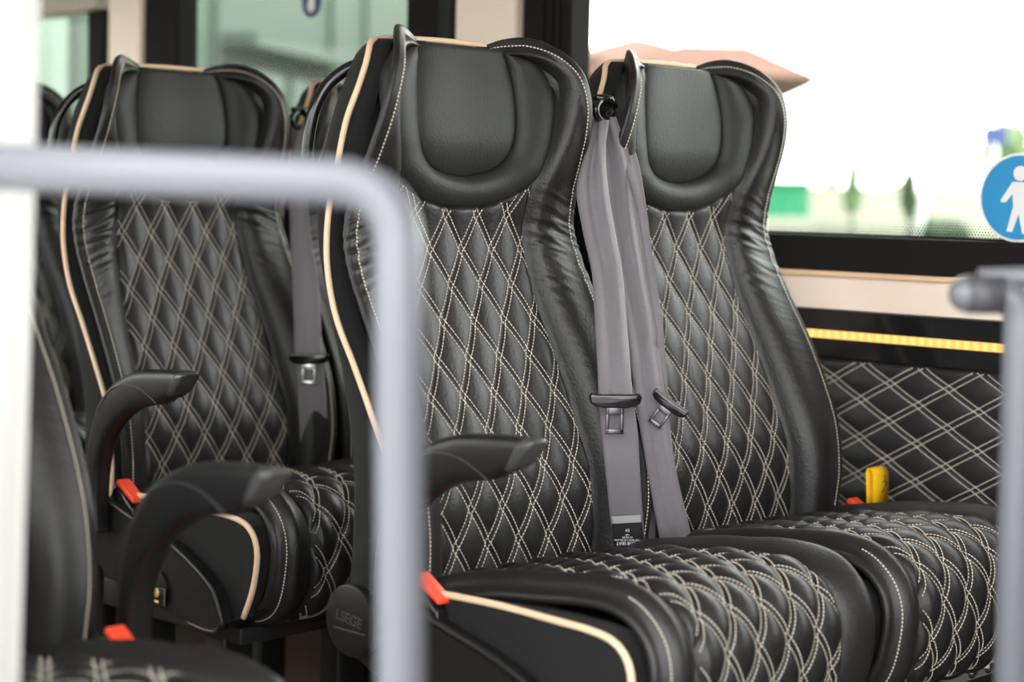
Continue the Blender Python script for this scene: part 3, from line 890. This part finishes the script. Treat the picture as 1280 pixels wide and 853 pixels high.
# white door pillar at the left edge (leans a little)
a = Vector((-1.028, -.618, .652)); b = Vector((-1.059, -.643, .152)); dr = (a - b) / (.5)
pt, pb = a + dr * .50, b - dr * .60
m = MB()
V = []
for p in (pb, pt):
    V += [(p.x, p.y, p.z), (p.x, p.y + .055, p.z), (-1.30, p.y + .055, p.z), (-1.30, p.y, p.z)]
bm = bmesh.new(); vs = [bm.verts.new(v) for v in V]
for f in ((0, 1, 2, 3), (7, 6, 5, 4), (0, 4, 5, 1), (1, 5, 6, 2), (2, 6, 7, 3), (3, 7, 4, 0)): bm.faces.new([vs[i] for i in f])
bmesh.ops.recalc_face_normals(bm, faces=bm.faces[:])
bmesh.ops.bevel(bm, geom=bm.edges[:], offset=.012, segments=4, affect='EDGES')
m.frombm(bm); struct('door_1', m, M['white'], True)

# ------------------------------------------------------------------ handrails
def elbow(P, r=.06, n=10):
    P = [Vector(p) for p in P]; out = [P[0]]
    for i in range(1, len(P) - 1):
        a = P[i] + (P[i - 1] - P[i]).normalized() * r; c = P[i] + (P[i + 1] - P[i]).normalized() * r
        for k in range(n + 1):
            t = k / n; out.append(a * (1 - t) ** 2 + P[i] * 2 * t * (1 - t) + c * t * t)
    out.append(P[-1]); return out
R1 = elbow([(-.948 - .010, -.936 - .023, -.405), (-.938, -.905, .522), (-1.165, -.603, .5305)], .045)
h1 = MB().tube(R1, .0165, 24).build('handrail', M['rail'])
MB().cyl((-.958, -.959, -.42), (-.958, -.959, -.40), .032, 28, .003).build('mounting_flange', M['rail'], h1)
tag(h1, 'blurred grey handrail bent from a level bar into an upright, left of centre', 'handrail')
R2 = elbow([(-.279, -.943, .4365), (-.244, -.979, .4375), (-.2605, -1.0055, -.405)], .028)
m = MB().tube(R2, .0165, 24)
bm = bmesh.new(); bmesh.ops.create_uvsphere(bm, u_segments=20, v_segments=12, radius=.0165); m.frombm(bm, Matrix.Translation((-.279, -.943, .4365)))
h2 = m.build('handrail', M['rail'])
MB().cyl((-.2605, -1.0055, -.42), (-.2605, -1.0055, -.40), .032, 28, .003).build('mounting_flange', M['rail'], h2)
MB().tube([(-.279, -.943, .4365), (-.257, -.966, .437)], .0178, 24).build('grip_sleeve', M['rubber'], h2)
MB().tube([(-.27, -.95, .4515), (-.18, -1.045, .458), (-.02, -1.21, .467)], .0085, 16).build('top_bar', M['rail'], h2)
tag(h2, 'blurred grey handrail upright with dark rounded grip end at the right edge', 'handrail')

# ------------------------------------------------------------------ window stickers
def disc_x(x, y, z, r, n=48): return [(x, y + r * math.cos(2 * math.pi * k / n), z + r * math.sin(2 * math.pi * k / n)) for k in range(n)]
sy, sz = -.330, .531
m = MB().cyl((XW + .0285, sy, sz), (XW + .0270, sy, sz), .0705, 64)
sg = m.build('sign', M['signwhite'], smooth=False)
MB().cyl((XW + .0270, sy, sz), (XW + .0262, sy, sz), .066, 64).build('blue_disc', M['blue'], sg, smooth=False)
def figx(polys, x0, x1):
    m = MB()
    for P in polys: m.prism([(sy - u, sz + v) for u, v in P], 0, x1, x0)
    return m
man = figx([[(-.012, .0245), (.015, .0245), (.032, -.003), (.034, -.008), (.025, -.009), (.013, .008), (.0115, -.012), (.019, -.056), (.009, -.057), (.001, -.026), (-.009, -.054), (-.019, -.054), (-.009, -.014), (-.011, .006), (-.022, -.0075), (-.031, -.0075), (-.031, -.0035)]], XW + .0262, XW + .0254)
man.cyl((XW + .0262, sy - .001, sz + .038), (XW + .0254, sy - .001, sz + .038), .0118, 32)
man.build('pictogram', M['signwhite'], sg, smooth=False)
tag(sg, 'round blue sticker with white standing figure on the window', 'sign')
ss = MB().cyl((XW + .0285, 1.428, .933), (XW + .0270, 1.428, .933), .033, 40).build('sticker', M['navy'], smooth=False)
MB().prism([(1.428 + a, .933 + b) for a, b in ((-.010, .012), (.010, .010), (.014, -.012), (.002, -.022), (-.012, -.014))], 0, XW + .0262, XW + .027).build('sticker_figure', M['signwhite'], ss, smooth=False)
tag(ss, 'small dark blue round sticker on the tinted window at the top', 'sticker')

# ------------------------------------------------------------------ outside
GZ = -1.15
g = MB().box(-60, 90, -60, 90, GZ - .2, GZ).build('ground', M['ground'], smooth=False); g['kind'] = 'structure'
struct('bounce_slab', MB().box(-14, -1.45, -14, 14, GZ - .05, GZ + .02), M['concrete'])  # unseen pale slab, added to bounce sky light up through the doorway
# house with terracotta roof
hs = empty('house', (0, 0, 0))
d = Vector((.7105, .6995, 0)).normalized(); r = Vector((.7026, -.7112, 0)).normalized()
C0 = Vector((-1.779, -1.843, .516))
def H(lat, dep, z): return C0 + r * lat + d * dep + Vector((0, 0, z - .516))
def hbox(mb, l0, l1, d0, d1, z0, z1):
    V = [H(l, dd, z) for l in (l0, l1) for dd in (d0, d1) for z in (z0, z1)]
    return mb.add(V, [(0, 1, 3, 2), (4, 6, 7, 5), (0, 4, 5, 1), (2, 3, 7, 6), (0, 2, 6, 4), (1, 5, 7, 3)])
MBh = hbox(MB(), .9, 3.45, 25.2, 30.5, GZ, 2.05); MBh.build('wall', M['stucco'], hs, smooth=False)
rf = MB()
rf.add([H(.55, 24.7, 2.35), H(3.95, 24.7, 2.08), H(3.95, 31, 2.0), H(.55, 31, 2.35), H(1.60, 27, 2.82), H(1.75, 27, 2.82)], [(0, 1, 5, 4), (1, 2, 5), (2, 3, 4, 5), (3, 0, 4), (0, 3, 2, 1)])
rf.build('roof', M['tile'], hs, smooth=False)
r2 = MB().add([H(.6, 24.0, 2.10), H(3.85, 24.0, 2.10), H(3.85, 27, 2.12), H(.6, 27, 2.12), H(2.2, 25.3, 2.60), H(3.05, 25.3, 2.60)], [(0, 1, 5, 4), (1, 2, 5), (2, 3, 4, 5), (3, 0, 4), (0, 3, 2, 1)])
r2.build('roof', M['tile'], hs, smooth=False)
for l in (1.2, 2.6):
    hbox(MB(), l, l + .5, 25.14, 25.22, .4, 1.3).build('window', M['tealdark'], hs, smooth=False)
tag(hs, 'peach house with low terracotta hip roof seen through the clear window', 'house')
# pale garden wall / greenhouse band
gw = hbox(MB(), 3.6, 14, 26, 26.4, GZ, .74).build('garden_wall', M['palewall'], smooth=False)
tag(gw, 'long pale wall beyond the field outside the window', 'wall')
gc = hbox(MB(), 2.6, 3.12, 20, 21, .36, .70); gco = gc.build('green_container', M['green'], smooth=False)
hbox(MB(), 2.55, 3.16, 19.95, 21.05, .70, .74).build('lid', M['green'], gco, smooth=False)
hbox(MB(), 2.55, 3.16, 20.0, 21.0, GZ, .36).build('stand', M['palewall'], gco, smooth=False)
tag(gco, 'bright green container outside just right of the window seat', 'container')
def plant(name, lat, dep, z0, z1, w, mat, label, cat, n=26, cone=True):
    m = MB(); rs = random.Random(len(name) + int(lat * 10))
    for k in range(n):
        bm = bmesh.new(); bmesh.ops.create_icosphere(bm, subdivisions=2, radius=1)
        t = (k + .5) / n; z = z0 + (z1 - z0) * t
        ww = w * (math.sin(math.pi * min(1, t * .8 + .18)) if cone else 1)
        p = H(lat + rs.uniform(-.5, .5) * ww, dep + rs.uniform(-.4, .4) * w, z)
        s = w * .42 * rs.uniform(.8, 1.2)
        for v in bm.verts: v.co *= s * (1 + .25 * noise.noise(v.co * 3 + Vector((k, 0, 0))))
        m.frombm(bm, Matrix.Translation(p))
    o = m.build(name, mat)
    MB().tube([H(lat, dep, GZ), H(lat, dep, z0 + (z1 - z0) * .3)], w * .1, 8).build('trunk', M['black'], o)
    tag(o, label, cat); return o
plant('cypress', 3.58, 20, .45, .90, .13, M['leaf'], 'slim bright green cypress outside the window', 'tree')
plant('dark_shrub', 3.14, 15, .42, .76, .09, M['darkleaf'], 'narrow dark green shrub outside, left of the white tank', 'shrub')
tk = MB().tube([H(3.26, 15.2, z) for z in (GZ, .30, .40, .52, .60, .64)], [.02, .02, .055, .055, .045, .01], 20).build('white_tank', M['white2'])
tag(tk, 'small white tank standing right of the narrow dark shrub', 'tank')
hd = plant('hedge', 4.0, 17.5, .2, .27, .3, M['darkleaf'], 'low dark hedge outside beneath the round blue sticker', 'hedge', 14, False)
for k, (l, w_, z1) in enumerate(((2.85, .25, .72), (4.35, .35, .78), (5.5, .4, .76))):
    plant('tree', l + .9, 31.5, .5, z1, w_, M['leaf'], ['small olive green tree beyond the wall near the window seat', 'mid green rounded tree beyond the wall behind the cypress', 'broad green tree beyond the wall toward the sticker'][k], 'tree', 14, False)
plant('tree', 8.45, 32.5, 1.2, 1.75, .55, M['leaf'], 'green tree beside the blue sign at the right edge', 'tree', 24, False)
bs = hbox(MB(), 7.45, 7.80, 30, 30.05, 1.50, 1.80).build('road_sign', M['navy'], smooth=False)
hbox(MB(), 7.6, 7.66, 30.06, 30.1, GZ, 1.8).build('post', M['steel'], bs, smooth=False)
tag(bs, 'small navy blue road sign beyond the window at the right', 'sign')
# blue-grey industrial building behind the tinted windows
bl = empty('industrial_building', (0, 0, 0))
A0 = Vector((-.6, 6.2, 0)); A1 = Vector((10.5, 13.2, 0))
u = (A1 - A0).normalized(); nv = Vector((u.y, -u.x, 0))
def F(s, off, z): return A0 + u * s + nv * off + Vector((0, 0, z))
def fbox(mb, s0, s1, o0, o1, z0, z1):
    V = [F(s, o, z) for s in (s0, s1) for o in (o0, o1) for z in (z0, z1)]
    return mb.add(V, [(0, 1, 3, 2), (4, 6, 7, 5), (0, 4, 5, 1), (2, 3, 7, 6), (0, 2, 6, 4), (1, 5, 7, 3)])
LN = 19.6
fbox(MB(), 0, LN, -3, 0, GZ, 6).build('wall', M['teal'], bl, smooth=False)
#FACADE
for k in range(1, 12):
    sx = [1.5, 3.2, 5.0, 6.4, 7.62, 9.0, 10.42, 13.72, 14.95, 17.0, 20.0][k - 1]
    fbox(MB(), sx - .05, sx + .05, 0, .05, GZ, 6).build('panel_seam', M['teal'], bl, smooth=False)
fbox(MB(), 10.62, 13.55, -.02, .03, GZ, 1.80).build('opening', M['tealdark'], bl, smooth=False)
fbox(MB(), 10.55, 13.65, 0, .35, 1.80, 1.90).build('canopy', M['teal'], bl, smooth=False)
for s0, s1 in ((10.66, 10.92), (11.15, 12.10), (12.35, 12.75), (12.85, 13.2)):
    fbox(MB(), s0, s1, .03, .07, GZ + .3, 1.62).build('window', M['panel'], bl, smooth=False)
for s0, s1 in ((6.6, 7.42), (7.75, 8.5)):
    fbox(MB(), s0, s1, 0, .06, GZ + .3, 2.6).build('window', M['panel'], bl, smooth=False)
tag(bl, 'blue-grey clad building with dark recessed openings behind the tinted windows', 'building')

# ------------------------------------------------------------------ camera, light, view
cam = bpy.data.cameras.new('camera'); cam.lens = 65.97; cam.sensor_width = 36; cam.clip_start = .05; cam.clip_end = 400
co = bpy.data.objects.new('camera', cam); COL.objects.link(co)
Rv = Vector((.70264831, -.71119464, .02208029)); Uv = Vector((.03938006, .06985362, .99677966)); Dv = Vector((.71044674, .69951601, -.07708942))
mt = Matrix((Rv, Uv, -Dv)).transposed().to_4x4(); mt.translation = Vector((-1.77925, -1.843125, .516054))
co.matrix_world = mt
cam.dof.use_dof = True; cam.dof.focus_distance = 2.62; cam.dof.aperture_fstop = 2.9
sc.camera = co
w = bpy.data.worlds.new('world'); sc.world = w; w.use_nodes = True
bg = w.node_tree.nodes['Background']; bg.inputs[0].default_value = (.98, .98, .975, 1); bg.inputs[1].default_value = 6.8
sc.view_settings.view_transform = 'Standard'; sc.view_settings.look = 'None'
sc.view_settings.exposure = 0.15; sc.view_settings.gamma = 1
sc.view_settings.use_curve_mapping = False
